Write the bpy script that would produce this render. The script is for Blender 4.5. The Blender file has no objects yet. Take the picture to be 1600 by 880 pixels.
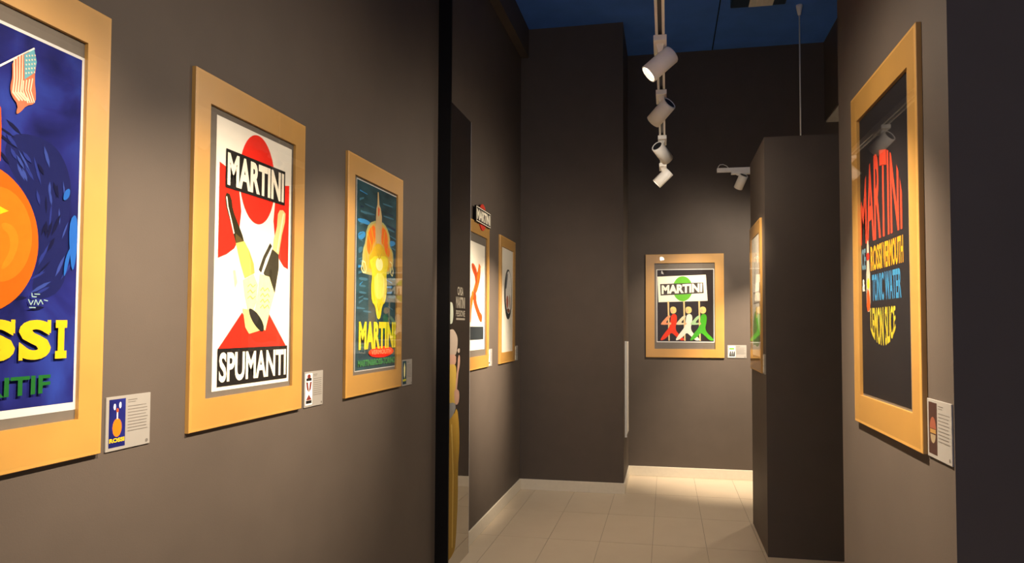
import bpy, bmesh, math, random
from mathutils import Vector, Matrix, Quaternion

# ------------------------------------------------------------------ camera, world, exposure
SC = bpy.context.scene
COL = SC.collection
F_PX, PSI, TH, RO, CX, CY = 1081.33, 0.18999, 0.0370, 0.0030, 833.602, 470.05
cam_d = bpy.data.cameras.new('camera')
cam = bpy.data.objects.new('camera', cam_d); COL.objects.link(cam); SC.camera = cam
ex = Vector((math.cos(PSI), math.sin(PSI), 0))
eu = Vector((math.sin(TH)*math.sin(PSI), -math.sin(TH)*math.cos(PSI), math.cos(TH)))
fw = Vector((-math.cos(TH)*math.sin(PSI), math.cos(TH)*math.cos(PSI), math.sin(TH)))
rt = ex*math.cos(RO) + eu*math.sin(RO)
up = eu*math.cos(RO) - ex*math.sin(RO)
m = Matrix(((rt.x, up.x, -fw.x, 0), (rt.y, up.y, -fw.y, 0), (rt.z, up.z, -fw.z, 1.55), (0, 0, 0, 1)))
cam.matrix_world = m
cam_d.sensor_width = 36.0; cam_d.sensor_fit = 'HORIZONTAL'
cam_d.lens = F_PX/1600*36
cam_d.shift_x = (800-CX)/1600; cam_d.shift_y = (CY-440)/1600
cam_d.clip_start = 0.05

W = bpy.data.worlds.new('world'); SC.world = W; W.use_nodes = True
W.node_tree.nodes['Background'].inputs[0].default_value = (0.85, 0.82, 1.0, 1)
W.node_tree.nodes['Background'].inputs[1].default_value = 0.80
SC.view_settings.view_transform = 'Standard'; SC.view_settings.look = 'None'
SC.view_settings.gamma = 1.0; SC.view_settings.use_curve_mapping = False
SC.view_settings.exposure = 0.0
LAMP_COL = (1.0, 0.81, 0.60)
LAMP_W = 250.0

# ------------------------------------------------------------------ materials
MATS = {}
def _new(name):
    mt = bpy.data.materials.new(name); mt.use_nodes = True
    nt = mt.node_tree; b = nt.nodes['Principled BSDF']
    return mt, nt, b
def mat(name, col, rough=.5, metal=0., var=.06, scale=30., bump=0., bscale=200., spec=.5, stretch=None):
    if name in MATS: return MATS[name]
    mt, nt, b = _new(name)
    tc = nt.nodes.new('ShaderNodeTexCoord')
    src = tc.outputs['Object']
    if stretch:
        mp = nt.nodes.new('ShaderNodeMapping'); mp.inputs['Scale'].default_value = stretch
        nt.links.new(src, mp.inputs[0]); src = mp.outputs[0]
    n = nt.nodes.new('ShaderNodeTexNoise'); n.inputs['Scale'].default_value = scale; n.inputs['Detail'].default_value = 4
    nt.links.new(src, n.inputs['Vector'])
    r = nt.nodes.new('ShaderNodeValToRGB')
    r.color_ramp.elements[0].position = .3; r.color_ramp.elements[1].position = .7
    r.color_ramp.elements[0].color = (*[c*(1-var) for c in col], 1)
    r.color_ramp.elements[1].color = (*[min(1, c*(1+var)) for c in col], 1)
    nt.links.new(n.outputs['Fac'], r.inputs[0]); nt.links.new(r.outputs[0], b.inputs['Base Color'])
    b.inputs['Roughness'].default_value = rough; b.inputs['Metallic'].default_value = metal
    b.inputs['Specular IOR Level'].default_value = spec
    if bump:
        n2 = nt.nodes.new('ShaderNodeTexNoise'); n2.inputs['Scale'].default_value = bscale; n2.inputs['Detail'].default_value = 3
        nt.links.new(src, n2.inputs['Vector'])
        bp = nt.nodes.new('ShaderNodeBump'); bp.inputs['Strength'].default_value = bump; bp.inputs['Distance'].default_value = .002
        nt.links.new(n2.outputs['Fac'], bp.inputs['Height']); nt.links.new(bp.outputs[0], b.inputs['Normal'])
    MATS[name] = mt; return mt
def ink(name, col):
    return mat('ink_'+name, col, .6, var=.04, scale=60, spec=.08)
def emis(name, col, s):
    mt, nt, b = _new(name)
    b.inputs['Base Color'].default_value = (*col, 1); b.inputs['Emission Color'].default_value = (*col, 1)
    b.inputs['Emission Strength'].default_value = s; MATS[name] = mt; return mt
def glass():
    if 'glazing' in MATS: return MATS['glazing']
    mt = bpy.data.materials.new('glazing'); mt.use_nodes = True; nt = mt.node_tree
    nt.nodes.remove(nt.nodes['Principled BSDF']); out = nt.nodes['Material Output']
    t = nt.nodes.new('ShaderNodeBsdfTransparent'); g = nt.nodes.new('ShaderNodeBsdfGlossy'); g.inputs['Roughness'].default_value = .015
    lw = nt.nodes.new('ShaderNodeLayerWeight'); lw.inputs['Blend'].default_value = .5
    pw = nt.nodes.new('ShaderNodeMath'); pw.operation = 'POWER'; pw.inputs[1].default_value = 4.0
    fr = nt.nodes.new('ShaderNodeMath'); fr.operation = 'MULTIPLY_ADD'; fr.inputs[1].default_value = .45; fr.inputs[2].default_value = .014
    nt.links.new(lw.outputs['Facing'], pw.inputs[0]); nt.links.new(pw.outputs[0], fr.inputs[0])
    mx = nt.nodes.new('ShaderNodeMixShader')
    nt.links.new(fr.outputs[0], mx.inputs[0]); nt.links.new(t.outputs[0], mx.inputs[1]); nt.links.new(g.outputs[0], mx.inputs[2])
    nt.links.new(mx.outputs[0], out.inputs[0]); MATS['glazing'] = mt; return mt

M_WALL = mat('taupe_paint', (.093, .074, .060), .62, var=.04, scale=6, bump=.10, bscale=260, spec=.3)
M_CEIL = mat('navy_ceiling_paint', (.06, .20, .75), .7, var=.08, scale=4, bump=.1)
M_GROUT = mat('grout', (.25, .21, .16), .8)
M_BASE = mat('cream_skirting', (.72, .66, .54), .45, var=.03)
M_BLACK = mat('black_lacquer', (.004, .0035, .0035), .6, var=.1, spec=.15)
M_WHITE = mat('white_metal', (.88, .87, .82), .4, var=.02)
M_BLKM = mat('black_metal', (.02, .02, .02), .4)
M_CABLE = mat('steel_cable', (.55, .55, .55), .35, metal=.6)
M_GOLD = mat('honey_frame', (.50, .27, .060), .42, var=.05, scale=8, bump=.08, bscale=90, stretch=(1, 1, 1), spec=.8)
M_MAT = mat('grey_mount', (.135, .115, .092), .8, var=.04, scale=40)
M_PAPER = mat('cream_paper', (.86, .82, .70), .55, var=.02)
M_BORDER = mat('white_paper', (.60, .60, .58), .55, var=.02)
M_CARD = mat('label_card', (.29, .275, .25), .5, var=.02)
M_PALE = mat('pale_plaster', (.62, .60, .56), .7, var=.05)
M_PANELW = mat('white_panel', (.8, .78, .72), .4, var=.03)
M_LENS = emis('lamp_lens', (1.0, .84, .60), 14.0)
M_LENSB = M_LENS
def tile_mat():
    mt, nt, b = _new('beige_porcelain')
    tc = nt.nodes.new('ShaderNodeTexCoord'); oi = nt.nodes.new('ShaderNodeObjectInfo')
    n = nt.nodes.new('ShaderNodeTexNoise'); n.inputs['Scale'].default_value = 5; n.inputs['Detail'].default_value = 6; n.noise_dimensions = '4D'
    ml = nt.nodes.new('ShaderNodeMath'); ml.operation = 'MULTIPLY'; ml.inputs[1].default_value = 40
    nt.links.new(oi.outputs['Random'], ml.inputs[0]); nt.links.new(ml.outputs[0], n.inputs['W'])
    nt.links.new(tc.outputs['Object'], n.inputs['Vector'])
    r = nt.nodes.new('ShaderNodeValToRGB'); r.color_ramp.elements[0].color = (.50, .41, .30, 1); r.color_ramp.elements[1].color = (.57, .48, .36, 1)
    nt.links.new(n.outputs['Fac'], r.inputs[0]); nt.links.new(r.outputs[0], b.inputs['Base Color'])
    b.inputs['Roughness'].default_value = .32; b.inputs['Specular IOR Level'].default_value = .45
    return mt
M_TILE = tile_mat()
def mirror_mat():
    mt, nt, b = _new('dark_mirror')
    n = nt.nodes.new('ShaderNodeTexNoise'); n.inputs['Scale'].default_value = 3
    r = nt.nodes.new('ShaderNodeValToRGB'); r.color_ramp.elements[0].color = (.60, .58, .53, 1); r.color_ramp.elements[1].color = (.66, .64, .59, 1)
    nt.links.new(n.outputs['Fac'], r.inputs[0]); nt.links.new(r.outputs[0], b.inputs['Base Color'])
    b.inputs['Metallic'].default_value = 1; b.inputs['Roughness'].default_value = .03
    return mt
M_MIRROR = mirror_mat()

# ------------------------------------------------------------------ helpers
def link(name, me, mats, parent=None, loc=None):
    o = bpy.data.objects.new(name, me); COL.objects.link(o)
    if not isinstance(mats, (list, tuple)): mats = [mats]
    for x in mats: me.materials.append(x)
    if parent: o.parent = parent
    if loc is not None: o.location = loc
    return o
def bm_mesh(name, bm):
    me = bpy.data.meshes.new(name); bm.normal_update(); bm.to_mesh(me); bm.free(); return me
def bx(bm, x0, x1, y0, y1, z0, z1, bev=0.):
    r = bmesh.ops.create_cube(bm, size=1)
    for v in r['verts']:
        v.co = Vector(((x0+x1)/2+v.co.x*(x1-x0), (y0+y1)/2+v.co.y*(y1-y0), (z0+z1)/2+v.co.z*(z1-z0)))
    if bev:
        es = list({e for v in r['verts'] for e in v.link_edges})
        bmesh.ops.bevel(bm, geom=es, offset=bev, segments=2, affect='EDGES', profile=.6)
def box(name, x0, x1, y0, y1, z0, z1, mt, parent=None, bev=0.):
    bm = bmesh.new(); bx(bm, x0, x1, y0, y1, z0, z1, bev); return link(name, bm_mesh(name, bm), mt, parent)
def lathe(name, prof, mt, parent=None, n=32, caps=True):
    bm = bmesh.new(); rings = []
    for r, z in prof:
        rings.append([bm.verts.new((r*math.cos(2*math.pi*i/n), r*math.sin(2*math.pi*i/n), z)) for i in range(n)])
    for a, b in zip(rings, rings[1:]):
        for i in range(n):
            f = bm.faces.new((a[i], a[(i+1) % n], b[(i+1) % n], b[i])); f.smooth = True
    if caps:
        bm.faces.new(rings[0][::-1]); bm.faces.new(rings[-1])
    bmesh.ops.recalc_face_normals(bm, faces=bm.faces)
    return link(name, bm_mesh(name, bm), mt, parent)
def tube(name, pts, r, mt, parent=None, n=8):
    bm = bmesh.new(); rings = []
    P = [Vector(p) for p in pts]
    for i, p in enumerate(P):
        d = (P[min(i+1, len(P)-1)]-P[max(i-1, 0)]).normalized()
        a = d.orthogonal().normalized() if i == 0 else (prev - d*prev.dot(d)).normalized()
        prev = a; b = d.cross(a)
        rings.append([bm.verts.new(p+a*r*math.cos(2*math.pi*k/n)+b*r*math.sin(2*math.pi*k/n)) for k in range(n)])
    for a, b in zip(rings, rings[1:]):
        for i in range(n):
            f = bm.faces.new((a[i], a[(i+1) % n], b[(i+1) % n], b[i])); f.smooth = True
    bm.faces.new(rings[0][::-1]); bm.faces.new(rings[-1])
    bmesh.ops.recalc_face_normals(bm, faces=bm.faces)
    return link(name, bm_mesh(name, bm), mt, parent)
def empty(name, loc, rz=0.):
    o = bpy.data.objects.new(name, None); COL.objects.link(o); o.location = loc; o.rotation_euler = (0, 0, rz)
    o.empty_display_size = .1; return o
def tag(o, label, cat, group=None):
    o['label'] = label; o['category'] = cat
    if group: o['group'] = group
    return o
def struct(o, label=None, cat=None):
    o['kind'] = 'structure'
    if label: o['label'] = label
    if cat: o['category'] = cat
    return o

# flat print: shapes laid on a sheet standing in the local x-z plane, printed side towards -y
def text_geo(body, bold=.02):
    cu = bpy.data.curves.new('t', 'FONT'); cu.body = body; cu.offset = bold; cu.resolution_u = 4; cu.fill_mode = 'BOTH'
    o = bpy.data.objects.new('t', cu); COL.objects.link(o)
    me = bpy.data.meshes.new_from_object(o.evaluated_get(bpy.context.evaluated_depsgraph_get()))
    V = [(v.co.x, v.co.y) for v in me.vertices]; Fs = [tuple(p.vertices) for p in me.polygons]
    bpy.data.objects.remove(o); bpy.data.curves.remove(cu); bpy.data.meshes.remove(me)
    x0 = min(v[0] for v in V); x1 = max(v[0] for v in V); y0 = min(v[1] for v in V); y1 = max(v[1] for v in V)
    return [((x-x0)/(x1-x0), (y-y0)/(y1-y0)) for x, y in V], Fs
class Print:
    """collects flat shapes in local (x, z); z is given as world height and z0 subtracted"""
    def __init__(s, y, z0): s.y = y; s.z0 = z0; s.k = 0; s.V = []; s.F = []; s.MI = []; s.mats = []; s.parts = []
    def _mi(s, mt):
        if mt not in s.mats: s.mats.append(mt)
        return s.mats.index(mt)
    def _lay(s): s.k += 1; return s.y - s.k*.00004
    def poly(s, pts, mt):
        y = s._lay(); b = len(s.V)
        A = sum(p[0]*q[1]-q[0]*p[1] for p, q in zip(pts, pts[1:]+pts[:1]))
        if A < 0: pts = pts[::-1]
        s.V += [(x, y, z-s.z0) for x, z in pts]; s.F.append(tuple(range(b, b+len(pts)))); s.MI.append(s._mi(mt))
    def rect(s, x0, x1, z0, z1, mt): s.poly([(x0, z0), (x1, z0), (x1, z1), (x0, z1)], mt)
    def ell(s, cx, cz, rx, rz, mt, n=40, a0=0, a1=360):
        full = abs(a1-a0) >= 360; k = n if full else n+1
        s.poly([(cx+rx*math.cos(math.radians(a0+(a1-a0)*i/n)), cz+rz*math.sin(math.radians(a0+(a1-a0)*i/n))) for i in range(k)], mt)
    def line(s, pts, w, mt):
        for (xa, za), (xb, zb) in zip(pts, pts[1:]):
            d = Vector((xb-xa, zb-za)); n = Vector((-d.y, d.x)).normalized()*w/2
            s.poly([(xa+n.x, za+n.y), (xb+n.x, zb+n.y), (xb-n.x, zb-n.y), (xa-n.x, za-n.y)], mt)
    def smooth(s, pts, mt, it=2):
        for _ in range(it):
            q = []
            for a, b in zip(pts, pts[1:]+pts[:1]):
                q += [(a[0]*.75+b[0]*.25, a[1]*.75+b[1]*.25), (a[0]*.25+b[0]*.75, a[1]*.25+b[1]*.75)]
            pts = q
        s.poly(pts, mt)
    def word(s, *a):
        s.k += 1; q = Print(s.y - s.k*.00004, s.z0); q.text(*a); s.parts.append(q)
    def text(s, body, quad, mt, bold=.02, fn=None):
        """quad: x0, x1, z0, z1 ; fn maps (u, v) in 0..1 to (x, z)"""
        V, Fs = text_geo(body, bold); y = s._lay(); b = len(s.V)
        if fn is None:
            x0, x1, z0, z1 = quad; fn = lambda u, v: (x0+u*(x1-x0), z0+v*(z1-z0))
        for u, v in V:
            x, z = fn(u, v); s.V.append((x, y, z-s.z0))
        mi = s._mi(mt)
        for f in Fs: s.F.append(tuple(b+i for i in f)); s.MI.append(mi)
    def build(s, name, parent):
        if name == 'lettering' and s.parts:
            for q in s.parts: q.build('lettering', parent)
            if not s.V: return None
            name = 'ornament'
        me = bpy.data.meshes.new(name); me.from_pydata(s.V, [], s.F)
        o = link(name, me, s.mats, parent)
        for p, i in zip(me.polygons, s.MI): p.material_index = i
        bm = bmesh.new(); bm.from_mesh(me)
        big = [f for f in bm.faces if len(f.verts) > 4]
        bmesh.ops.triangulate(bm, faces=big, ngon_method='EAR_CLIP')
        for f in bm.faces:
            f.normal_update()
            if f.normal.y > 0: f.normal_flip()
        bm.to_mesh(me); bm.free(); return o
    def words(s, parent, items, name='lettering'):
        for it in items:
            q = s.sub(); s.k += 1; q.text(*it); q.build(name, parent)
    def sub(s):
        q = Print(s.y - s.k*.00004, s.z0); return q

# ------------------------------------------------------------------ the setting
LX, RX, BY, PX = -1.382, .643, 7.347, .665
CEIL, PIER_Y, PIER_X = 4.44, 6.511, -.396
Y_BACK = -2.6
floor = struct(box('floor', -1.6, 3.0, Y_BACK, 7.5, -.06, -.003, M_GROUT), 'pale beige tiled gallery floor', 'floor')
tw, tl, gap = .3745, .75, .003
tx0, ty0 = -.4795-3*tw, 5.80-11*tl
bm = bmesh.new(); bx(bm, gap/2, tw-gap/2, gap/2, tl-gap/2, -.003, 0)
tile_me = bm_mesh('tile', bm); tile_me.materials.append(M_TILE)
cut = {}
for i in range(12):
    for j in range(14):
        x0, y0 = tx0+i*tw, ty0+j*tl
        xa, xb = max(x0, -1.5), min(x0+tw, 2.95); ya, yb = max(y0, Y_BACK), min(y0+tl, 7.45)
        if xb-xa < .03 or yb-ya < .03: continue
        if xb <= PIER_X and ya >= PIER_Y: continue
        if (xb-xa) < tw-.001 or (yb-ya) < tl-.001:
            key = (round(xb-xa, 4), round(yb-ya, 4))
            if key not in cut:
                bm = bmesh.new(); bx(bm, gap/2, key[0]-gap/2, gap/2, key[1]-gap/2, -.003, 0)
                cut[key] = bm_mesh('tile', bm); cut[key].materials.append(M_TILE)
            me = cut[key]
        else: me = tile_me
        t = bpy.data.objects.new('tile', me); COL.objects.link(t); t.parent = floor; t.location = (xa, ya, 0)
ceil = struct(box('ceiling', -1.6, 3.0, Y_BACK, 7.5, CEIL+.012, CEIL+.1, M_BLACK), 'dark navy boarded ceiling', 'ceiling')
for a, b in ((-1.6, .48), (.48, 2.56), (2.56, 3.0)):
    for c, d in ((Y_BACK, .2), (.2, 2.6), (2.6, 5.0), (5.0, 7.5)):
        box('ceiling_board', a+.006, b-.006, c+.006, d-.006, CEIL, CEIL+.012, M_CEIL, ceil)
struct(box('wall_left', LX-.12, LX, Y_BACK, 7.5, 0, CEIL, M_WALL), 'taupe painted gallery wall carrying the row of posters', 'wall')
struct(box('wall_pier', LX, PIER_X, PIER_Y, 7.5, 0, CEIL, M_WALL), 'dark taupe pier closing the left side of the corridor', 'wall')
struct(box('wall_back', PIER_X, 3.0, BY, 7.5, 0, CEIL, M_WALL), 'taupe end wall behind the corridor', 'wall')
struct(box('wall_right', 2.3, 2.42, Y_BACK, BY, 0, CEIL, M_WALL))
struct(box('wall_partition_near', RX, 1.75, 1.738, 2.765, 0, 3.0, M_WALL), 'taupe partition with one poster, its dark end towards the viewer', 'wall')
struct(box('wall_partition_far', PX, 1.45, 4.939, 5.758, 0, 2.858, M_WALL), 'freestanding dark partition block in the corridor', 'wall')
struct(box('trim_1', LX, -1.305, 2.2, PIER_Y, 4.16, CEIL, M_WALL), 'shallow bulkhead along the top of the left wall', 'bulkhead')
o = struct(box('trim_2', 1.576, 2.3, 3.2, BY, 3.63, CEIL, M_WALL), 'ceiling bulkhead at the upper right', 'bulkhead')
box('soffit_board', 1.59, 2.29, 3.22, BY, 3.618, 3.63, M_PALE, o)
struct(box('trim_3', LX, -1.300, 4.045, 4.063, 0, CEIL, M_BLACK), 'narrow full-height black fin on the left wall', 'trim')
BH, BT = .10, .012
struct(box('baseboard_left', LX, LX+BT, 4.626, PIER_Y, 0, BH, M_BASE, bev=.003), 'cream skirting along the left wall', 'skirting')
struct(box('baseboard_left_near', LX, LX+BT, Y_BACK, 4.044, 0, BH, M_BASE, bev=.003), 'cream skirting along the near left wall', 'skirting')
struct(box('baseboard_pier', LX+BT, PIER_X+BT, PIER_Y-BT, PIER_Y, 0, BH, M_BASE, bev=.003), 'cream skirting at the foot of the dark pier', 'skirting')
struct(box('baseboard_pier_side', PIER_X, PIER_X+BT, PIER_Y, BY-BT, 0, BH, M_BASE, bev=.003), 'cream skirting on the return of the pier', 'skirting')
struct(box('baseboard_back', PIER_X, 2.3, BY-BT, BY, 0, BH, M_BASE, bev=.003), 'cream skirting along the end wall', 'skirting')

# ------------------------------------------------------------------ framed posters
TK = .016
def frame_mesh(w, h, rs, rt_, rb, t):
    bm = bmesh.new()
    o = [(-w/2, 0), (w/2, 0), (w/2, h), (-w/2, h)]
    i = [(-w/2+rs, rb), (w/2-rs, rb), (w/2-rs, h-rt_), (-w/2+rs, h-rt_)]
    c = .0015
    of = [(x*(1-2*c/w), c+z*(1-2*c/h)) for x, z in o]
    vo = [bm.verts.new((x, 0, z)) for x, z in o]; vm = [bm.verts.new((x, -t+c, z)) for x, z in o]
    vf = [bm.verts.new((x, -t, z)) for x, z in of]; vi = [bm.verts.new((x, -t, z)) for x, z in i]; vb = [bm.verts.new((x, 0, z)) for x, z in i]
    for k in range(4):
        n = (k+1) % 4
        for a, b in ((vo, vm), (vm, vf), (vf, vi), (vi, vb), (vb, vo)):
            bm.faces.new((a[k], a[n], b[n], b[k]))
    bmesh.ops.recalc_face_normals(bm, faces=bm.faces)
    return bm_mesh('frame', bm)
GRP = 'framed posters on the gallery walls'
def framed(loc, rz, w, h, label, paper, rs=.07, rt_=.091, rb=.093, paper_mat=None, border=None, mount=None):
    """paper: x0, x1, z0, z1 (z as world height)"""
    r = tag(empty('framed_poster', loc, rz), label, 'framed poster', GRP)
    zb = loc[2]
    link('frame', frame_mesh(w, h, rs, rt_, rb, TK-.002), M_GOLD, r)
    box('mount', -w/2+rs, w/2-rs, -.004, -.001, rb, h-rt_, mount or M_MAT, r)
    x0, x1, z0, z1 = paper
    ps = box('poster', x0, x1, -.0048, -.004, z0-zb, z1-zb, border or M_BORDER, r)
    box('glazing', -w/2+.010, w/2-.010, -TK, -TK+.0014, .010, h-.010, glass(), r)
    p = Print(-.0048, zb)
    return r, ps, p
Z0, ZT = 1.234, 2.321
HGT = ZT-Z0
R90 = math.pi/2
RED = ink('red', (.82, .025, .012)); BLK = ink('black', (.015, .013, .012)); CRM = ink('cream', (.86, .81, .66))
WHT = ink('white', (.86, .84, .78)); YEL = ink('yellow', (.66, .42, .012)); LEM = ink('lemon', (.70, .62, .025))
ORG = ink('orange', (.88, .17, .01)); DOR = ink('deep_orange', (.72, .07, .008)); GRN = ink('green', (.10, .42, .05))
LIM = ink('lime', (.52, .55, .12)); OLV = ink('olive', (.026, .022, .009)); PYL = ink('pale_yellow', (.83, .78, .36))
GYB = ink('grey_blue', (.024, .031, .036)); SKN = ink('skin', (.80, .42, .22)); BRN = ink('brown', (.20, .07, .03))

# ---- the half-cropped blue poster with the orange, nearest on the left
r, ps, p = framed((LX, 1.164, Z0), R90, .64, HGT, 'blue poster of an orange and a flag above yellow ROSSI lettering', (-.250, .250, 1.350, 2.193))
def blue_mat():
    mt, nt, b = _new('ink_painted_blue')
    tc = nt.nodes.new('ShaderNodeTexCoord'); mp = nt.nodes.new('ShaderNodeMapping'); mp.inputs['Scale'].default_value = (3.2, 3.2, 2.0)
    mp.inputs['Rotation'].default_value = (0, .5, 0)
    n = nt.nodes.new('ShaderNodeTexNoise'); n.inputs['Scale'].default_value = 2.2; n.inputs['Detail'].default_value = 5; n.inputs['Distortion'].default_value = .6
    rr = nt.nodes.new('ShaderNodeValToRGB'); e = rr.color_ramp.elements
    e[0].position = .30; e[0].color = (.004, .005, .040, 1); e[1].position = .75; e[1].color = (.022, .045, .28, 1)
    x = e.new(.52); x.color = (.013, .016, .14, 1)
    nt.links.new(tc.outputs['Object'], mp.inputs[0]); nt.links.new(mp.outputs[0], n.inputs['Vector']); nt.links.new(n.outputs['Fac'], rr.inputs[0])
    nt.links.new(rr.outputs[0], b.inputs['Base Color']); b.inputs['Roughness'].default_value = .6; b.inputs['Specular IOR Level'].default_value = .08
    return mt
M_BLUE = blue_mat()
NVY = ink('navy', (.005, .006, .034)); MBL = ink('mid_blue', (.028, .05, .24)); SBL = ink('sky_blue', (.015, .10, .40)); CYN = ink('cyan', (.16, .50, .56))
p.rect(-.243, .243, 1.368, 2.186, M_BLUE)
NV2 = ink('navy_soft', (.008, .011, .075)); B3 = ink('ultramarine', (.016, .026, .17))
random.seed(4)
for sg in (1, -1):
    p.smooth([(sg*x, z) for x, z in [(0.05,1.90),(0.06,1.955),(0.11,1.972),(0.17,1.965),(0.205,1.93),(0.225,1.87),(0.215,1.79),(0.222,1.70),(0.20,1.62),(0.12,1.60),(0.14,1.70),(0.12,1.82)]], NV2)
    for k in range(46):
        th_ = math.radians(random.uniform(-62, 78)); rr = random.uniform(.165, .262)
        x, z = rr*math.cos(th_)*.82+.015, 1.745+rr*math.sin(th_)*1.0
        if x > .225 or z > 1.99 or z < 1.585: continue
        L = random.uniform(.028, .065); w = random.uniform(.004, .009); t_ = th_+math.radians(random.uniform(55, 85))
        dx, dz = math.cos(t_)*L/2, math.sin(t_)*L/2; nx, nz = -math.sin(t_)*w/2, math.cos(t_)*w/2
        q = [(x-dx, z-dz), (x-dx*.3+nx, z-dz*.3+nz), (x+dx*.4+nx, z+dz*.4+nz), (x+dx, z+dz), (x+dx*.3-nx, z+dz*.3-nz), (x-dx*.4-nx, z-dz*.4-nz)]
        q = [(sg*min(a, .240), b) for a, b in q]
        p.poly(q, random.choice((NVY, NVY, B3, B3, MBL)) if x < .19 else random.choice((B3, MBL, MBL, SBL)))
for q in ([(.200,1.862),(.216,1.872),(.214,1.848),(.196,1.836)],[(.212,1.79),(.238,1.82),(.240,1.72),(.226,1.66)],[(.205,1.70),(.222,1.738),(.219,1.702),(.204,1.652)]): p.smooth(q, SBL)
p.ell(0, 1.728, .136, .156, ink('orange_fruit', (.62, .095, .005)), 56)
p.ell(.045, 1.74, .075, .10, ink('orange_light', (.66, .14, .008)), 40)
p.smooth([(0.048,1.768),(0.078,1.762),(0.091,1.729),(0.074,1.682),(0.051,1.664),(0.051,1.675),(0.07,1.71),(0.066,1.743),(0.048,1.752)], ORG)
p.poly([(0.02,1.806),(0.063,1.792),(0.02,1.77)], YEL)
p.smooth([(-.038,1.86),(.041,1.86),(.041,2.0),(.030,2.02),(-.028,2.02),(-.038,2.0)], DOR, 1)
p.smooth([(-.034,1.862),(.037,1.862),(.037,1.998),(.028,2.015),(-.026,2.015),(-.034,1.998)], ink('bottle_pink', (.62, .34, .40)), 1)
FST = ink('flag_stripe', (.66, .50, .36))
for sgn in (1, -1):
    mk = lambda q: [(sgn*a, b) for a, b in q]
    p.poly(mk([(-0.0,2.068),(0.111,2.164),(0.113,2.161),(0.0,2.063)]), CRM)
    p.smooth(mk([(0.06,2.118),(0.111,2.161),(0.118,2.134),(0.114,2.096),(0.12,2.054),(0.115,2.038),(0.097,2.03),(0.08,2.007),(0.072,2.004),(0.077,2.025),(0.061,2.039),(0.057,2.057),(0.062,2.082)]), ink('flag_red', (.42, .13, .07)), 1)
    for q in ([(0.063,2.121),(0.066,2.123),(0.068,2.08),(0.066,2.05),(0.081,2.037),(0.079,2.033),(0.062,2.047),(0.065,2.079)],[(0.07,2.126),(0.072,2.128),(0.074,2.082),(0.072,2.052),(0.088,2.039),(0.086,2.036),(0.068,2.049),(0.071,2.081)],[(0.076,2.131),(0.079,2.134),(0.08,2.084),(0.078,2.054),(0.096,2.041),(0.093,2.038),(0.074,2.051),(0.077,2.083)],[(0.083,2.137),(0.085,2.139),(0.086,2.086),(0.084,2.056),(0.103,2.044),(0.1,2.04),(0.08,2.053),(0.083,2.085)]):
        p.poly(mk(q), FST)
    for k in range(4): p.line(mk([(.088+k*.007, 2.082+k*.004), (.087+k*.006, 2.06+k*.002), (.100+k*.005, 2.036+k*.002)]), .003, FST)
    p.poly(mk([(0.087,2.139),(0.111,2.16),(0.118,2.134),(0.113,2.108),(0.09,2.085)]), ink('flag_teal', (.10, .30, .36)))
    for a in range(4):
        for b in range(5):
            p.ell(sgn*(.093+a*.0065), 2.100+b*.0095+a*.003, .0018, .0022, FST, 6)
t = p.sub()
def slab(pr, ch, x0, x1, z0, z1, mt, bold):
    q = Print(pr.y-.00004*(pr.k+1), pr.z0); pr.k += 4; pr.parts.append(q); pr = q
    pr.text(ch, (x0, x1, z0, z1), mt, bold)
    h = z1-z0; w = x1-x0
    if ch == 'I':
        for z in (z0, z1-.2*h): pr.rect(x0-.4*w, x1+.4*w, z, z+.2*h, mt)
    if ch == 'R':
        pr.rect(x0-.10*w, x0+.42*w, z0, z0+.17*h, mt); pr.rect(x0-.10*w, x0+.3*w, z1-.17*h, z1, mt); pr.rect(x1-.3*w, x1+.06*w, z0, z0+.17*h, mt)
    if ch == 'S':
        pr.poly([(x1-.13*w, z1), (x1-.01*w, z1), (x1-.01*w, z1-.34*h), (x1-.11*w, z1-.3*h)], mt)
        pr.poly([(x0+.01*w, z0), (x0+.13*w, z0), (x0+.11*w, z0+.3*h), (x0+.01*w, z0+.34*h)], mt)
for ch, x0, x1 in (('R', -.205, -.115), ('O', -.103, -.008), ('S', .002, .084), ('S', .092, .172), ('I', .190, .207)):
    slab(t, ch, x0, x1, 1.473, 1.561, YEL, .05)
t.word("L'APERITIF", (-.155, .173, 1.397, 1.440), ink('leaf_green', (.012, .11, .022)), .025)
SG = ink('signature', (.25, .38, .38))
for q in ([(.120,1.620),(.121,1.612),(.132,1.612)],[(.126,1.618),(.140,1.618)],[(.112,1.606),(.118,1.594),(.124,1.604)],[(.126,1.594),(.130,1.606),(.136,1.594),(.142,1.606),(.148,1.596)],[(.150,1.606),(.160,1.604)],[(.114,1.588),(.130,1.588)]): t.line(q, .0022, SG)
p.build('illustration', ps); t.build('lettering', ps)

# ---- red and white poster with two bottles
r, ps, p = framed((LX, 2.12, Z0), R90, .634, HGT, 'red and cream poster of two crossed bottles reading MARTINI SPUMANTI', (-.205, .234, 1.345, 2.209), paper_mat=M_PAPER, border=M_PAPER)
p.poly([(-0.188,2.065),(-0.146,2.054),(-0.083,1.988),(-0.071,1.927),(-0.085,1.829),(-0.105,1.8),(-0.144,1.777),(-0.188,1.761)], RED)
p.poly([(0.221,2.07),(0.186,2.063),(0.129,2.001),(0.119,1.923),(0.133,1.849),(0.16,1.79),(0.191,1.765),(0.221,1.758)], RED)
p.ell(.020, 2.050, .105, .153, RED, 56)
p.poly([(-0.057,1.593),(0.1,1.593),(0.217,1.474),(-0.18,1.475)], RED)
p.poly([(-0.05,1.72),(0.05,1.74),(.085,1.72),(.09,1.60),(0.10,1.587),(0.07,1.533),(0.0,1.54),(-0.057,1.593)], WHT)
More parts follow.
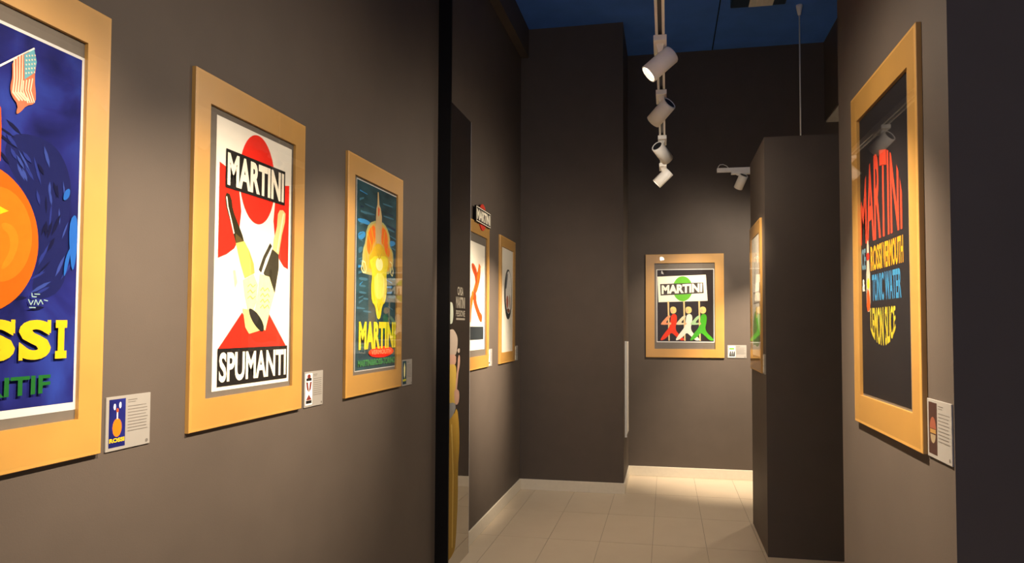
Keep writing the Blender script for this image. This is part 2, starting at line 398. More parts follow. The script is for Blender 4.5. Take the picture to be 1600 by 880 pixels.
OL2 = ink('olive_mid', (.10, .07, .02)); LM2 = ink('lime_dark', (.36, .38, .07))
p.poly([(-.158,1.958),(-.150,1.974),(-.134,1.972),(-.122,1.952),(-.118,1.932),(-.110,1.915),(-.088,1.885),(-.062,1.848),(-.052,1.826),(-.080,1.800),(-.098,1.818),(-.118,1.862),(-.140,1.905),(-.152,1.930)], OLV)
p.poly([(-.100,1.850),(-.070,1.838),(-.052,1.826),(-.080,1.800),(-.098,1.818)], OL2)
p.line([(-.150,1.962),(-.143,1.93),(-.125,1.89),(-.108,1.848)], .006, CRM)
p.poly([(-.098,1.818),(-.052,1.830),(-.022,1.800),(.004,1.760),(.010,1.728),(-.046,1.706),(-.072,1.755)], LIM)
p.poly([(-.030,1.808),(-.022,1.800),(.004,1.760),(.010,1.728),(-.010,1.722),(-.014,1.765)], LM2)
p.poly([(-.056,1.700),(.004,1.725),(.030,1.690),(.024,1.630),(.0,1.592),(-.026,1.598),(-.046,1.650)], PYL)
p.poly([(-.110,1.728),(-.098,1.730),(-.086,1.690),(-.098,1.672)], PYL)
p.poly([(.146,1.952),(.158,1.968),(.180,1.972),(.197,1.962),(.194,1.930),(.174,1.878),(.156,1.804),(.116,1.810),(.122,1.856),(.142,1.907)], ink('gold_foil', (.62, .48, .20)))
p.line([(.184,1.960),(.168,1.90),(.146,1.815)], .008, ink('foil_light', (.80, .70, .42)))
p.poly([(.114,1.822),(.156,1.806),(.158,1.757),(.134,1.664),(.108,1.690),(.062,1.732),(.092,1.782)], OLV)
p.poly([(.100,1.842),(.112,1.832),(.074,1.783),(.048,1.732),(.033,1.742),(.060,1.791)], OLV)
p.poly([(.040,1.728),(.098,1.722),(.134,1.664),(.118,1.630),(.098,1.583),(.078,1.532),(.006,1.580),(.026,1.637)], PYL)
for z in (1.67, 1.65, 1.63, 1.61): p.line([(.045, z), (.060, z+.012), (.070, z), (.090, z+.012), (.100, z)], .004, LM2)
for z in (1.68, 1.66, 1.64): p.line([(-.03, z), (-.015, z+.01), (.0, z), (.015, z+.01)], .003, LM2)
p.poly([(-.056,1.606),(.010,1.600),(.062,1.536),(-.018,1.522),(-.040,1.544)], ink('foil_base', (.66, .54, .22)))
p.smooth([(-0.023,1.608),(-0.002,1.606),(0.032,1.590),(0.066,1.557),(0.069,1.528),(0.044,1.531),(0.008,1.555),(-0.017,1.584)], BLK, 1)
p.rect(-.158, .189, 1.990, 2.115, BLK)
p.rect(-.182, .221, 1.358, 1.477, BLK)
t = p.sub()
t.word('MARTINI', (-.150, .181, 2.000, 2.105), CRM, .04)
t.word('SPUMANTI', (-.174, .213, 1.370, 1.465), CRM, .032)
p.build('illustration', ps); t.build('lettering', ps)

# ---- dark teal poster with a yellow figure and spire
r, ps, p = framed((LX, 3.1265, Z0), R90, .643, HGT, 'dark teal poster with a yellow and orange spired figure above yellow MARTINI lettering', (-.218, .262, 1.342, 2.222))
def teal_mat():
    return mat('ink_teal', (.022, .062, .078), .6, var=.5, scale=5, spec=.08, stretch=(1, 1, 3))
M_TEAL = teal_mat(); STB = ink('stroke_blue', (.035, .24, .55)); STD = ink('stroke_slate', (.05, .15, .22))
p.rect(-.214, .258, 1.346, 2.218, M_TEAL)
S0 = [[(-0.2035,2.041),(-0.1125,2.048),(-0.0545,2.037),(-0.0645,2.026),(-0.1525,2.024),(-0.1975,2.026)],[(-0.1965,1.977),(-0.1265,1.991),(-0.1155,1.97),(-0.1605,1.944),(-0.1955,1.947)],[(0.1645,1.982),(0.2395,1.986),(0.2395,1.967),(0.1715,1.949)]]
S1 = [[(-0.1795,2.081),(-0.0175,2.088),(-0.0175,2.079),(-0.1695,2.07)],[(-0.1355,2.122),(-0.0125,2.12),(-0.0185,2.113),(-0.1245,2.115)],[(-0.1945,1.908),(-0.1445,1.918),(-0.1495,1.896),(-0.1885,1.878)],[(0.0855,2.048),(0.2255,2.038),(0.2315,2.03),(0.0975,2.035)],[(0.0845,2.099),(0.2175,2.101),(0.2175,2.094),(0.0905,2.091)],[(0.0715,2.158),(0.2035,2.162),(0.2035,2.155),(0.0825,2.151)],[(-0.1825,1.773),(-0.0865,1.774),(-0.0935,1.76),(-0.1825,1.76)],[(-0.1795,1.739),(-0.1085,1.739),(-0.1105,1.73),(-0.1785,1.729)],[(-0.1815,1.71),(-0.0995,1.707),(-0.1075,1.698),(-0.1805,1.699)],[(-0.1365,1.681),(-0.0795,1.68),(-0.0835,1.671),(-0.1365,1.672)],[(-0.1345,1.623),(-0.0435,1.619),(-0.0505,1.611),(-0.1345,1.614)],[(.15,1.79),(.25,1.80),(.25,1.785),(.16,1.78)],[(.15,1.70),(.25,1.71),(.25,1.69),(.16,1.69)]]
for q in S0: p.smooth(q, STB, 1)
for q in S1: p.smooth(q, STD, 1)
random.seed(9)
for k in range(26):
    z = 1.60+k*.0225+random.uniform(-.006, .006); s_ = random.choice((-1, 1)); xa = random.uniform(.10, .15); xb = random.uniform(.17, .205) if s_ < 0 else random.uniform(.19, .25); d_ = random.uniform(.006, .013); sl = random.uniform(-.02, .006)
    p.poly([(s_*xa, z), (s_*xb, z+sl), (s_*xb, z+sl+d_), (s_*xa, z+d_*.5)], random.choice((STB, STD, STD, ink('stroke_navy', (.012, .03, .07)))))
p.smooth([(-.045,2.052),(.065,2.064),(.125,2.045),(.17,2.0),(.165,1.955),(.208,1.93),(.217,1.88),(.20,1.83),(.14,1.805),(-.11,1.785),(-.155,1.815),(-.152,1.90),(-.12,1.945),(-.112,2.01)], ink('flame_edge', (.40, .42, .16)), 1)
FLM = ink('flame', (.66, .40, .08)); TAN = ink('tan', (.58, .42, .20))
p.smooth([(-0.0325,2.044),(0.0625,2.054),(0.1155,2.038),(0.1585,2.001),(0.1535,1.952),(0.1965,1.928),(0.2045,1.88),(0.1865,1.84),(0.1385,1.817),(-0.1055,1.798),(-0.1425,1.822),(-0.1395,1.897),(-0.1095,1.94),(-0.1005,2.003)], FLM, 1)
p.smooth([(-0.0165,2.042),(-0.0085,1.965),(-0.0405,1.93),(-0.0715,1.882),(-0.0975,1.897),(-0.1095,1.931),(-0.0905,2.0)], ORG, 1)
p.smooth([(0.0625,2.04),(0.1155,2.028),(0.1405,1.989),(0.1355,1.959),(0.1665,1.934),(0.1605,1.895),(0.1245,1.901),(0.0885,1.945),(0.0595,1.96)], ORG, 1)
p.poly([(0.0105,2.20),(0.0215,2.20),(0.0315,2.14),(0.0485,2.126),(0.0635,2.087),(0.0625,2.0),(.045,1.93),(.01,1.93),(-0.0105,2.0),(-0.0065,2.08),(-0.0015,2.118),(0.0085,2.138)], TAN)
p.poly([(.018,2.13),(.035,2.12),(.03,2.09),(.02,2.08)], DOR)
p.smooth([(0.0135,1.954),(0.0765,1.943),(0.1245,1.906),(0.1625,1.852),(0.1565,1.828),(-0.0905,1.808),(-0.0765,1.872),(-0.0345,1.921)], YEL, 1)
p.smooth([(-0.0815,1.878),(0.1575,1.902),(0.1415,1.845),(0.1245,1.809),(0.1355,1.74),(0.1195,1.671),(0.0775,1.649),(0.0625,1.594),(0.0375,1.579),(0.0135,1.594),(-0.0045,1.646),(-0.0445,1.665),(-0.0545,1.73),(-0.0405,1.797)], LEM, 1)
for q in ([(-.10,1.99),(-.06,1.93),(-.08,1.86)], [(-.06,2.02),(-.03,1.96),(-.05,1.91)], [(.10,2.02),(.085,1.96),(.11,1.90)], [(.145,1.95),(.14,1.89),(.16,1.85)], [(-.12,1.90),(-.10,1.85),(-.12,1.82)]): p.line(q, .007, YEL)
for q in ([(-.03,1.79),(-.035,1.72),(-.01,1.67)], [(.11,1.80),(.115,1.73),(.09,1.67)], [(.0,1.78),(.04,1.76),(.085,1.785)], [(.01,1.71),(.04,1.70),(.07,1.712)], [(.02,1.66),(.038,1.62),(.055,1.66)]): p.line(q, .006, ink('mustard', (.55, .40, .02)))
p.ell(.037, 1.850, .042, .032, PYL); p.smooth([(-.02,1.80),(.10,1.81),(.095,1.73),(.075,1.68),(.0,1.68),(-.02,1.73)], ink('bright_lemon', (.80, .74, .12)), 1)
p.line([(.015,1.90),(.035,1.875),(.065,1.905)], .01, ink('mustard', (.55, .40, .02)))
for q in ([(-.155,1.85),(-.125,1.845),(-.112,1.815),(-.122,1.797),(-.148,1.797),(-.165,1.812),(-.155,1.85)], [(.166,1.875),(.19,1.868),(.21,1.83),(.2,1.803),(.18,1.813),(.166,1.845)]): p.line(q, .007, PYL)
p.ell(.075, 1.423, .15, .027, RED, 40)
t = p.sub()
t.word('MARTINI', (-.185, .250, 1.440, 1.570), LEM, .05)
t.word('VERMOUTH', (-.045, .195, 1.413, 1.435), ink('light_red', (.9, .22, .13)), .03)
t.word('MARTINI&ROSSI-TORINO', (-.190, .245, 1.362, 1.393), ink('mint', (.05, .24, .08)), .04)
p.build('illustration', ps); t.build('lettering', ps)

# ---- cream poster with a red dancing figure, half hidden behind the mirror
r, ps, p = framed((LX, 4.9585, Z0), R90, .627, HGT, 'cream poster with an orange figure and a black logo plate, just beyond the mirror', (-.235, .205, 1.375, 2.165), border=M_PAPER)
p.rect(-.22, .175, 1.449, 1.547, GYB)
p.smooth([(-0.1695,1.997),(-0.1125,2.01),(-0.0385,1.976),(-0.0075,1.938),(0.0365,2.015),(0.0765,2.01),(0.0845,1.937),(0.0395,1.86),(-0.0345,1.791),(-0.0935,1.781),(-0.0355,1.848),(-0.0665,1.91),(-0.1405,1.952)], DOR, 1)
p.smooth([(-0.1325,1.799),(-0.0545,1.799),(-0.0215,1.766),(-0.0365,1.714),(0.0285,1.655),(0.1285,1.631),(0.1235,1.578),(0.0625,1.586),(-0.0195,1.646),(-0.0995,1.712),(-0.1155,1.754),(-0.1755,1.701),(-0.2035,1.618),(-0.2065,1.734)], DOR, 1)
p.smooth([(-0.0565,1.876),(0.0235,1.881),(0.0245,1.855),(-0.0545,1.795),(-0.1165,1.796),(-0.0865,1.831)], ORG, 1)
p.line([(.06,2.01),(.03,1.93),(-.04,1.85),(-.10,1.79)], .055, ORG); p.line([(-.15,1.99),(-.06,1.93),(-.03,1.87)], .045, DOR); p.line([(-.10,1.80),(-.03,1.70),(.06,1.63),(.13,1.60)], .05, DOR); p.line([(-.12,1.80),(-.18,1.68),(-.2,1.58)], .05, ORG); p.line([(-.16,2.0),(-.06,1.95),(-.02,1.87),(-.08,1.80),(-.02,1.71),(.07,1.65),(.13,1.63)], .014, BRN)
p.build('illustration', ps)
pl_ = box('logo_plate', -.135, .285, -.030, -TK, 2.312-Z0, 2.430-Z0, M_BLACK, r)
pl_['label'] = 'black plate lettered MARTINI over the top rail'
bm = bmesh.new(); bmesh.ops.create_cone(bm, cap_ends=True, segments=40, radius1=.10, radius2=.10, depth=.006, matrix=Matrix.Translation((.08, -TK-.003, 2.371-Z0)) @ Matrix.Rotation(R90, 4, 'X'))
link('logo_disc', bm_mesh('logo_disc', bm), ink('disc_red', (.55, .05, .03)), r)
t = Print(-.030, Z0)
t.line([(-.128, 2.319), (.278, 2.319), (.278, 2.423), (-.128, 2.423), (-.128, 2.319)], .006, CRM)
t.word('MARTINI', (-.112, .262, 2.332, 2.410), CRM, .05); t.build('lettering', pl_)

# ---- cream poster with an oval ring
r, ps, p = framed((LX, 5.9275, Z0), R90, .597, HGT, 'cream poster with a grey oval ring in its middle, farthest on the left wall', (-.205, .255, 1.345, 2.205), border=M_PAPER, mount=M_PAPER)
p.ell(.045, 1.832, .150, .222, GYB, 48)
p.ell(.062, 1.850, .118, .188, WHT, 48)
p.smooth([(-.06,1.90),(-.02,1.99),(.04,2.03),(.01,1.95),(-.03,1.86)], ink('slate', (.10, .12, .13)), 1)
p.smooth([(-.03,1.80),(.03,1.83),(.05,1.76),(.03,1.70),(-.02,1.72)], ink('rust', (.45, .12, .06)), 1)
p.smooth([(.06,1.80),(.12,1.84),(.15,1.78),(.10,1.70),(.07,1.74)], ink('sand', (.62, .48, .34)), 1)
p.smooth([(-.02,1.70),(.06,1.66),(.13,1.69),(.06,1.71)], BRN, 1)
p.build('illustration', ps)

# ---- black poster on the right partition
r, ps, p = framed((RX, 2.2175, 1.233), -R90, .635, 1.10, 'black poster with stretched red, amber, blue and yellow lettering, on the near right partition', (-.262, .212, 1.333, 2.238), border=ink('poster_black', (.016, .0145, .016)))
RD2 = ink('dome_red', (.46, .045, .02)); OR2 = ink('amber', (.56, .26, .012)); BL2 = ink('azure', (.035, .19, .36)); YE2 = ink('citron', (.50, .40, .03)); IC = ink('ice', (.10, .20, .26))
cxg, rx_ = -.045, .215
def dome(u, v):
    x = -.252+u*(.165+.252)
    k = max(0., 1-((x-cxg)/rx_)**2)
    return x, 1.822+v*(.055+.215*math.sqrt(k))
def lime(u, v):
    x = -.150+u*(.095+.150)
    k = max(0., 1-((x+.03)/.135)**2)
    return x, 1.612-(1-v)*(.030+.088*math.sqrt(k))
t = p.sub()
t.word('MARTINI', None, RD2, .022, dome)
t.word('ICE', (-.252, -.195, 1.738, 1.808), IC, .03)
t.word('ROSSI', (-.140, -.022, 1.728, 1.806), OR2, .028)
t.word('VERMOUTH', (-.012, .168, 1.728, 1.806), OR2, .028)
t.word('TONIC', (-.128, -.008, 1.632, 1.716), BL2, .028)
t.word('WATER', (.002, .148, 1.632, 1.716), BL2, .028)
t.word('&', (-.235, -.208, 1.668, 1.708), CRM, .03)
t.word('LEMON SLICE', None, YE2, .022, lime)
# the little bottle standing among the letters
p.k = t.k
p.smooth([(-.190,1.60),(-.148,1.60),(-.146,1.715),(-.156,1.745),(-.158,1.83),(-.180,1.83),(-.182,1.745),(-.192,1.715)], ink('bottle_cream', (.46, .38, .29)), 1)
p.smooth([(-.183,1.765),(-.155,1.765),(-.153,1.79),(-.185,1.79)], RED, 1)
p.smooth([(-.190,1.60),(-.150,1.605),(-.155,1.66),(-.186,1.68)], DOR, 1)
p.ell(-.169, 1.690, .014, .018, YEL, 20)
p.build('illustration', ps); t.build('lettering', ps)

# ---- poster on the end wall: three figures carrying a sign
r, ps, p = framed((.183, BY, 1.232), 0, .794, 1.074, 'poster of three striding figures carrying a white MARTINI sign, on the end wall', (-.286, .300, 1.388, 2.150), rs=.09, rt_=.093, rb=.088)
p.rect(-.278, .292, 1.398, 2.142, ink('charcoal', (.028, .022, .022)))
p.poly([(-0.276,2.073),(0.217,2.089),(0.233,1.818),(-0.265,1.806)], CRM)
p.ell(-.018, 1.945, .100, .130, ink('disc_green', (.12, .42, .03)), 48)
p.poly([(-0.248,1.996),(0.189,2.008),(0.195,1.898),(-0.243,1.875)], ink('bar_grey', (.06, .05, .045)))
for x in (-.165, -.005, .148): p.poly([(x, 1.405), (x+.014, 1.405), (x+.008, 1.815), (x-.008, 1.815)], ink('pole_tan', (.72, .52, .24)))
HAIR = ink('blond', (.78, .58, .20)); FR = ink('suit_red', (.75, .045, .008)); FW_ = ink('suit_white', (.80, .77, .66)); FG = ink('suit_green', (.06, .36, .02))
PALE = {FR: ink('red_light', (.78, .30, .14)), FW_: ink('suit_cream', (.70, .62, .40)), FG: ink('suit_mint', (.36, .58, .30))}
BD = [(-0.135,1.673),(-0.098,1.687),(-0.075,1.659),(-0.08,1.593),(-0.094,1.536),(-0.076,1.489),(-0.002,1.424),(-0.007,1.409),(-0.048,1.409),(-0.108,1.47),(-0.136,1.489),(-0.168,1.451),(-0.215,1.413),(-0.252,1.408),(-0.215,1.47),(-0.154,1.545),(-0.145,1.602)]
AR = [(-0.163,1.673),(-0.135,1.659),(-0.2,1.588),(-0.145,1.593),(-0.145,1.574),(-0.233,1.569),(-0.244,1.583)]
HD = [(-0.144,1.753),(-0.107,1.761),(-0.084,1.744),(-0.082,1.706),(-0.102,1.687),(-0.13,1.687),(-0.144,1.706)]
for c, dx in ((FR, 0), (FW_, .155), (FG, .300)):
    sh = lambda q: [(min(a+dx, .290), b) for a, b in q]
    p.smooth(sh([(-.154,1.545),(-.125,1.60),(-.13,1.50),(-.168,1.451),(-.215,1.413),(-.25,1.41),(-.2,1.48)]), PALE[c], 1)
    p.smooth(sh(BD), c, 1); p.smooth(sh(AR), PALE[c], 1); p.smooth(sh(HD), HAIR, 1); p.ell(-.128+dx, 1.715, .014, .02, SKN, 14)
    p.ell(-.148+dx, 1.583, .013, .013, SKN, 12)
t = p.sub()
def skew(u, v): return (-.232+u*.412, (1.890+u*.020)+v*(.092))
t.word('MARTINI', None, CRM, .05, skew)
p.build('illustration', ps); t.build('lettering', ps)

# ---- poster on the side of the far partition
r, ps, p = framed((PX, 5.405, 1.225), -R90, .63, 1.10, 'narrow-looking cream poster with a green figure, on the side of the far partition', (-.245, .245, 1.335, 2.23), border=M_PAPER)
p.rect(-.20, .20, 1.70, 1.84, WHT); p.rect(-.16, .16, 1.725, 1.815, ink('warm_grey', (.28, .24, .20)))
p.smooth([(-.16,1.62),(-.05,1.68),(.06,1.64),(.12,1.55),(.20,1.48),(.16,1.42),(.02,1.40),(-.10,1.42),(-.20,1.40),(-.20,1.52)], ink('leaf', (.22, .42, .10)), 1)
p.ell(.02, 1.66, .05, .045, HAIR)
for x, h in ((-.10, .16), (.0, .22), (.09, .14)): p.rect(x, x+.035, 1.88, 1.88+h, ink('soft_grey', (.40, .37, .31)))
t = p.sub(); t.word('MARTINI', (-.15, .15, 1.735, 1.805), CRM, .05)
p.build('illustration', ps); t.build('lettering', ps)

# ------------------------------------------------------------------ label cards beside the posters
TXT = ink('caption_grey', (.15, .135, .12))
def card(loc, rz, w, h, label, art):
    r = tag(empty('wall_label', loc, rz), label, 'label', 'caption cards beside the posters')
    c = box('card', -w/2, w/2, -.004, 0, 0, h, M_CARD, r, bev=.0006)
    p = Print(-.004, 0.); art(p, w, h); p.build('thumbnail', c)
    t = p.sub()
    xa, xb = -w/2+.47*w, w/2-.06*w
    t.rect(xa, xa+.45*(xb-xa), h*.90, h*.915, TXT); t.rect(xa, xa+.38*(xb-xa), h*.86, h*.872, TXT)
    random.seed(len(label))
    for k in range(9):
        z = h*(.78-k*.058); t.rect(xa, xb-random.uniform(0, .12)*(xb-xa), z, z+h*.012, TXT)
    t.ell(w/2-.08*w, h*.075, .018*w+.002, .0045, TXT, 16)
    t.build('caption_text', c)['kind'] = 'stuff'
    return r
def th(p, w, h, bg): p.rect(-w/2+.06*w, -w/2+.42*w, h*.06, h*.95, bg)
def art1(p, w, h):
    th(p, w, h, M_BLUE); x = -w/2+.24*w
    p.ell(x, h*.42, .10*w, .17*h, ORG, 24); p.ell(x-.06*w, h*.81, .025*w, .06*h, WHT, 12); p.ell(x+.06*w, h*.83, .025*w, .06*h, WHT, 12)
    p.rect(x-.012*w, x+.012*w, h*.58, h*.76, WHT); p.ell(x, h*.74, .025*w, .04*h, DOR, 12)
    p.text('ROSSI', (x-.165*w, x+.165*w, h*.15, h*.23), YEL, .05)
def art2(p, w, h):
    th(p, w, h, WHT); x = -w/2+.24*w; DK = ink('maroon', (.16, .03, .025))
    p.ell(x, h*.86, .09*w, .07*h, DK, 20); p.rect(x-.14*w, x+.14*w, h*.74, h*.82, BLK)
    p.poly([(x-.15*w, h*.72), (x-.05*w, h*.70), (x, h*.42), (x-.10*w, h*.5)], DK); p.poly([(x+.15*w, h*.72), (x+.05*w, h*.70), (x, h*.42), (x+.10*w, h*.5)], DK)
    p.poly([(x-.15*w, h*.2), (x, h*.36), (x+.15*w, h*.2)], DK); p.rect(x-.15*w, x+.15*w, h*.1, h*.19, BLK)
def art3(p, w, h):
    th(p, w, h, M_TEAL); x = -w/2+.24*w
    p.poly([(x, h*.9), (x+.08*w, h*.7), (x+.06*w, h*.4), (x, h*.28), (x-.06*w, h*.4), (x-.08*w, h*.7)], PYL); p.text('MARTINI', (x-.15*w, x+.15*w, h*.17, h*.26), LEM, .05)
def artw(p, w, h):
    th(p, w, h, M_PAPER); x = -w/2+.24*w; p.ell(x, h*.55, .08*w, .2*h, GYB, 20); p.ell(x, h*.55, .05*w, .15*h, WHT, 20)
def arto(p, w, h):
    th(p, w, h, M_PAPER); x = -w/2+.24*w; p.poly([(x-.06*w, h*.8), (x+.05*w, h*.7), (x-.03*w, h*.5), (x+.08*w, h*.3), (x-.08*w, h*.48)], DOR); p.rect(x-.14*w, x+.14*w, h*.15, h*.25, GYB)
def artr(p, w, h):
    th(p, w, h, ink('dark_brown', (.05, .025, .02))); x = -w/2+.24*w
    p.ell(x, h*.5, .13*w, .2*h, ink('thumb_red', (.22, .07, .04)), 24, 0, 180); p.rect(x-.12*w, x+.12*w, h*.42, h*.49, ink('thumb_amber', (.30, .17, .05)))
    p.ell(x, h*.40, .11*w, .15*h, ink('thumb_tan', (.26, .20, .12)), 24, 180, 360)
def artb(p, w, h):
    th(p, w, h, CRM); x = -w/2+.24*w
    p.rect(x-.14*w, x+.12*w, h*.65, h*.78, ink('disc_green', (.1, .4, .05)))
    for k, c in enumerate((BLK, GYB, BLK)): p.poly([(x-.15*w+k*.1*w, h*.12), (x-.10*w+k*.1*w, h*.55), (x-.05*w+k*.1*w, h*.5), (x-.05*w+k*.1*w, h*.12)], c)
card((LX, 1.5835, 1.231), R90, .151, .137, 'white card with a small orange and ROSSI print, beside the blue orange poster', art1)
card((LX, 2.547, 1.231), R90, .147, .138, 'white card with a small red and black print, beside the two-bottle poster', art2)
card((LX, 3.555, 1.230), R90, .145, .139, 'white card with a dark thumbnail, beside the teal poster', art3)
card((LX, 5.352, 1.232), R90, .118, .137, 'white card between the two cream posters past the mirror', arto)
card((LX, 6.318, 1.232), R90, .140, .137, 'white card beside the oval ring poster, against the dark pier', artw)
card((RX, 1.819, 1.232), -R90, .150, .142, 'white card with a dark brown thumbnail, on the near right partition', artr)
card((.7035, BY, 1.233), 0, .188, .131, 'white card with a small three-figure print, on the end wall', artb)
card((PX, 5.015, 1.225), -R90, .120, .137, 'small white card at the edge of the far partition', artw)

# ------------------------------------------------------------------ mirror panel with printed figure
r = tag(empty('mirror_panel', (LX, 4.35, 0), R90), 'tall dark mirrored panel with small lettering and a printed figure in yellow', 'mirror')
mb = box('backing_panel', -.283, .275, -.041, 0, 0, 2.975, M_BLACK, r)
box('edge_strip', .272, .276, -.0455, -.041, 0, 2.975, M_CABLE, r)
mf = box('mirror_face', -.283, .272, -.045, -.041, 0, 2.975, M_MIRROR, r)
p = Print(-.0455, 0)
LGR = ink('print_grey', (.11, .10, .082)); YG = ink('print_gold', (.29, .20, .04)); YD = ink('print_amber', (.30, .18, .028)); FL = ink('print_flesh', (.25, .15, .11)); SIL = ink('print_silver', (.14, .14, .14)); HR = ink('print_hair', (.20, .165, .135))
p.smooth([(-0.20,1.702),(-0.143,1.702),(-0.12,1.688),(-0.108,1.651),(-0.11,1.605),(-0.125,1.572),(-0.147,1.563),(-0.20,1.567)], ink('print_mint', (.20, .22, .18)), 1)
p.smooth([(-0.26,1.45),(-0.20,1.525),(-0.116,1.532),(-0.069,1.515),(-0.016,1.481),(-0.009,1.441),(-0.036,1.368),(-0.103,1.362),(-0.20,1.37),(-.26,1.40)], HR, 1)
p.smooth([(-0.20,1.372),(-0.045,1.368),(-0.044,1.307),(-0.111,1.296),(-0.20,1.30)], FL, 1)
p.smooth([(-0.23,1.31),(-0.065,1.306),(-0.034,1.272),(-0.041,1.194),(-0.058,1.02),(-0.23,1.0)], YG, 1)
p.smooth([(0.001,1.358),(0.039,1.362),(0.046,1.308),(0.003,1.236),(-0.03,1.10),(-0.062,1.10),(-0.035,1.227),(-0.011,1.282)], FL, 1)
p.smooth([(-0.02,1.402),(0.038,1.406),(0.039,1.377),(0.0,1.373)], HR, 1)
p.smooth([(-0.25,1.01),(-0.09,0.98),(-0.011,1.03),(0.037,0.883),(0.042,0.744),(0.014,0.64),(0.018,0.42),(-0.023,0.152),(-0.069,0.10),(-0.25,0.09)], YD, 1)
p.smooth([(-0.25,1.07),(-0.056,1.062),(-0.042,1.012),(-0.15,0.965),(-0.25,0.96)], SIL, 1)
p.smooth([(-0.079,1.145),(0.02,1.136),(0.037,1.089),(0.011,1.042),(-0.056,1.042),(-0.078,1.094)], FL, 1)
p.line([(-.13,.93),(-.09,.6),(-.10,.15)], .02, ink('print_fold', (.50, .34, .09)))
p.line([(-.02,.90),(-.005,.6),(-.03,.2)], .014, YG)
t = p.sub()
t.word('CASA', (-.022, .108, 1.752, 1.808), LGR, .03)
t.word('MARTINI', (-.054, .148, 1.668, 1.742), LGR, .04)
t.word('PESSIONE', (-.054, .148, 1.612, 1.654), LGR, .03)
t.rect(-.05, .148, 1.590, 1.603, LGR)
p.build('illustration', mf); t.build('lettering', mf)

# ------------------------------------------------------------------ track lighting
TX, TZ = -.022, 2.75
def track(name, p0, p1, label, susp):
    """straight lighting track from p0 to p1 (underside height = z)"""
    a, b = Vector(p0), Vector(p1); L = (b-a).length; rz = math.atan2(b.y-a.y, b.x-a.x)
    r = tag(empty(name, p0, rz), label, 'light track', 'lighting tracks')
    bm = bmesh.new(); w, h, g = .019, .034, .008
    prof = [(-w, 0), (-g, 0), (-g, .022), (g, .022), (g, 0), (w, 0), (w, h), (-w, h)]
    A = [bm.verts.new((0, y, z)) for y, z in prof]; B = [bm.verts.new((L, y, z)) for y, z in prof]
    for k in range(8): bm.faces.new((A[k], A[(k+1) % 8], B[(k+1) % 8], B[k]))
    bm.faces.new(A[::-1]); bm.faces.new(B); bmesh.ops.recalc_face_normals(bm, faces=bm.faces)
    link('channel', bm_mesh('channel', bm), M_WHITE, r)
    box('conductor_strip', .004, L-.004, -.0078, .0078, .008, .0219, M_BLKM, r)
    for x in (0, L): box('end_cap', x-.006, x+.006, -.02, .02, -.001, .035, M_WHITE, r, bev=.002)
    for x in susp:
        c = tube('suspension_cable', [(x, 0, h), (x, 0, CEIL-p0[2]-.004)], .0065, M_WHITE, r)
        g_ = lathe('ceiling_cup', [(.009, -.095), (.014, -.088), (.028, -.015), (.028, 0)], M_WHITE, r, 20); g_.location = (x, 0, CEIL-p0[2])
        lathe('cable_grip', [(.010, 0), (.010, .03)], M_WHITE, r, 12).location = (x, 0, h-.002)
    return r
tr1 = track('lighting_track', (TX, -1.6, TZ), (TX, 5.36, TZ), 'long white lighting track running down the middle of the corridor', (.6, 2.6))
tr2 = track('lighting_track', (.461, 6.45, 2.955), (1.62, 6.45, 2.955), 'short white lighting track across the corridor, end showing beside the far partition', (.72,))
tube('cable_loop', [(.004, 0, .030), (.006, 0, .05), (.02, 0, .068), (.05, 0, .070), (.08, 0, .055), (.10, 0, .032)], .003, M_WHITE, tr2)
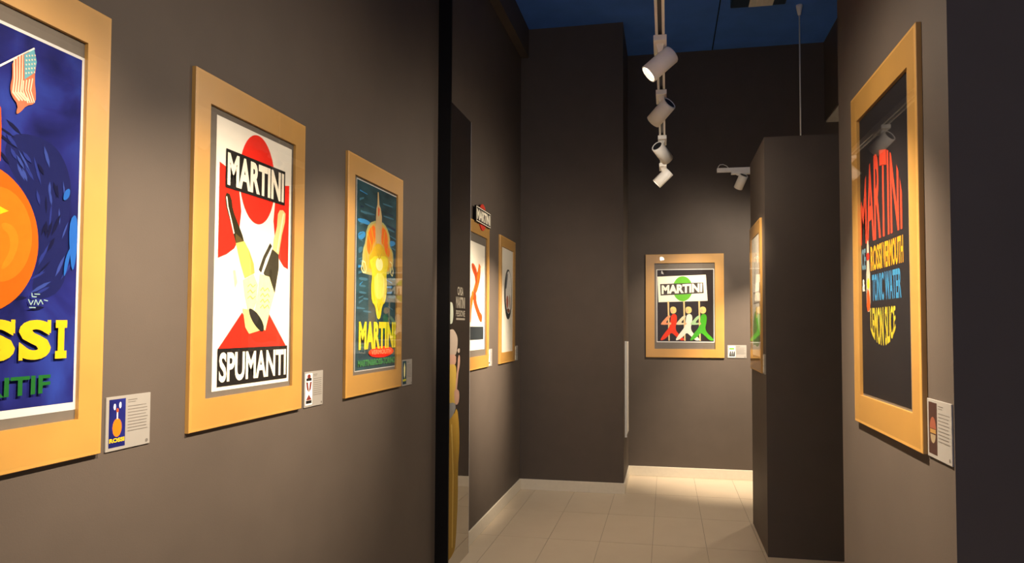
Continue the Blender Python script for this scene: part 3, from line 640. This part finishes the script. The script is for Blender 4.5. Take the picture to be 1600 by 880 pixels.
def spot(base, along, target, label, power=LAMP_W, cone=55, head=.132, rad=.040, col=None, drop=.062, blend=1.0):
    """base: underside of the track where the adaptor sits; along: heading of the track"""
    r = tag(empty('track_spotlight', base, along), label, 'spotlight', 'white cylinder spotlights on the tracks')
    bm = bmesh.new()
    bx(bm, -.085, .085, -.027, .027, -.024, -.0005, .003)
    link('adaptor', bm_mesh('adaptor', bm), M_WHITE, r)
    bm = bmesh.new()
    top = [(-.05, -.016), (.05, -.016), (.05, .016), (-.05, .016)]; bot = [(-.012, -.009), (.012, -.009), (.012, .009), (-.012, .009)]
    A = [bm.verts.new((x, y, -.022)) for x, y in top]; B = [bm.verts.new((x, y, -.046)) for x, y in bot]
    for k in range(4): bm.faces.new((A[k], A[(k+1) % 4], B[(k+1) % 4], B[k]))
    bm.faces.new(A[::-1]); bm.faces.new(B); bmesh.ops.recalc_face_normals(bm, faces=bm.faces)
    link('adaptor_shoe', bm_mesh('adaptor_shoe', bm), M_WHITE, r)
    lathe('stem', [(.0075, -drop), (.0075, -.044)], M_WHITE, r, 14)
    # barrel, swivelling about the stem's end, axis -z = beam
    piv = Vector((0, 0, -drop))
    wp = Vector(base)+piv; d = (Vector(target)-wp).normalized()
    q = Matrix.Rotation(-along, 4, 'Z').to_quaternion() @ d.to_track_quat('-Z', 'Y')
    off = q @ Vector((0, 0, 0))
    hb = lathe('barrel', [(rad-.004, -head*.5+.026), (rad-.004, -head*.5), (rad, -head*.5), (rad, head*.46), (rad-.003, head*.5), (rad*.80, head*.5), (rad*.80, head*.42)], M_WHITE, r, 40)
    hb.rotation_mode = 'QUATERNION'; hb.rotation_quaternion = q; hb.location = piv + Vector((0, 0, -.030))
    lathe('back_cap', [(rad*.79, head*.42), (rad*.79, head*.48), (rad*.70, head*.49)], M_BLKM, hb, 32)
    lathe('reflector_lens', [(rad-.0045, -head*.5+.024), (rad-.0045, -head*.5+.018)], M_LENS, hb, 32)
    lathe('swivel_joint', [(.011, -.012), (.011, .012)], M_BLKM, r, 16).location = piv
    L = bpy.data.lights.new('spot_beam', 'SPOT'); L.energy = power*.66; L.color = col or LAMP_COL; L.spot_size = math.radians(cone); L.spot_blend = blend; L.shadow_soft_size = .022
    lo = bpy.data.objects.new('spot_beam', L); COL.objects.link(lo); lo.parent = hb; lo.location = (0, 0, -head*.5-.002)
    S = bpy.data.lights.new('spot_spill', 'SPOT'); S.energy = power*.04+13; S.color = (1.0, .85, .68); S.spot_size = math.radians(162); S.spot_blend = 1.0; S.shadow_soft_size = .03
    so = bpy.data.objects.new('spot_spill', S); COL.objects.link(so); so.parent = hb; so.location = (0, 0, -head*.5-.004)
    return r
A90 = math.pi/2
def on1(y): return (TX, y, TZ)
def on2(x): return (x, 6.45, 2.955)
spot(on1(2.93), A90, (LX, 2.70, 1.48), 'lit white spotlight nearest on the long track, turned to the left wall', power=400, cone=50)
spot(on1(3.60), A90, (LX, 4.70, 1.50), 'second white spotlight along the long track, turned away down the left wall', power=900, cone=44)
spot(on1(4.45), A90, (PX, 5.40, 1.95), 'white spotlight on the long track turned right towards the far partition', power=240, cone=40)
spot(on1(5.20), A90, (LX, 5.38, 1.42), 'white spotlight at the far end of the long track', power=800, cone=46)
spot(on2(.665), 0, (.08, BY, 1.55), 'white spotlight under the short track, aimed at the end wall', power=240, cone=54)
spot(on1(1.85), A90, (LX, 1.93, 1.42), 'white spotlight overhead on the long track lighting the two-bottle poster', power=390)
spot(on1(.85), A90, (LX, 1.22, 1.58), 'white spotlight overhead on the long track lighting the blue orange poster', power=400)
spot(on1(2.08), A90, (RX, 2.25, .95), 'white spotlight overhead on the long track lighting the black poster', power=580, cone=68)
spot(on2(1.10), 0, (.78, BY, .55), 'white spotlight under the short track behind the far partition', power=1100)

# ------------------------------------------------------------------ other fittings
r = tag(empty('ceiling_unit', (.88, 5.83, CEIL), 0), 'dark blue ceiling unit with a white grille at the top edge', 'ceiling unit')
box('housing', -.32, .14, -.36, .36, -.10, 0, mat('navy_metal', (.01, .03, .07), .5), r, bev=.01)
box('grille', -.17, .03, -.33, .335, -.112, -.10, M_PANELW, r, bev=.003)
for k in range(4): box('slat', -.16+k*.048, -.132+k*.048, -.31, .31, -.117, -.112, M_PANELW, r)
r = tag(empty('side_panel', (PIER_X, 6.90, .50), R90), 'narrow white upright panel on the return of the dark pier', 'panel')
box('board', -.18, .18, -.016, 0, 0, .90, M_PANELW, r, bev=.003)
box('edge_frame', -.19, -.18, -.020, 0, -.01, .91, M_PANELW, r)
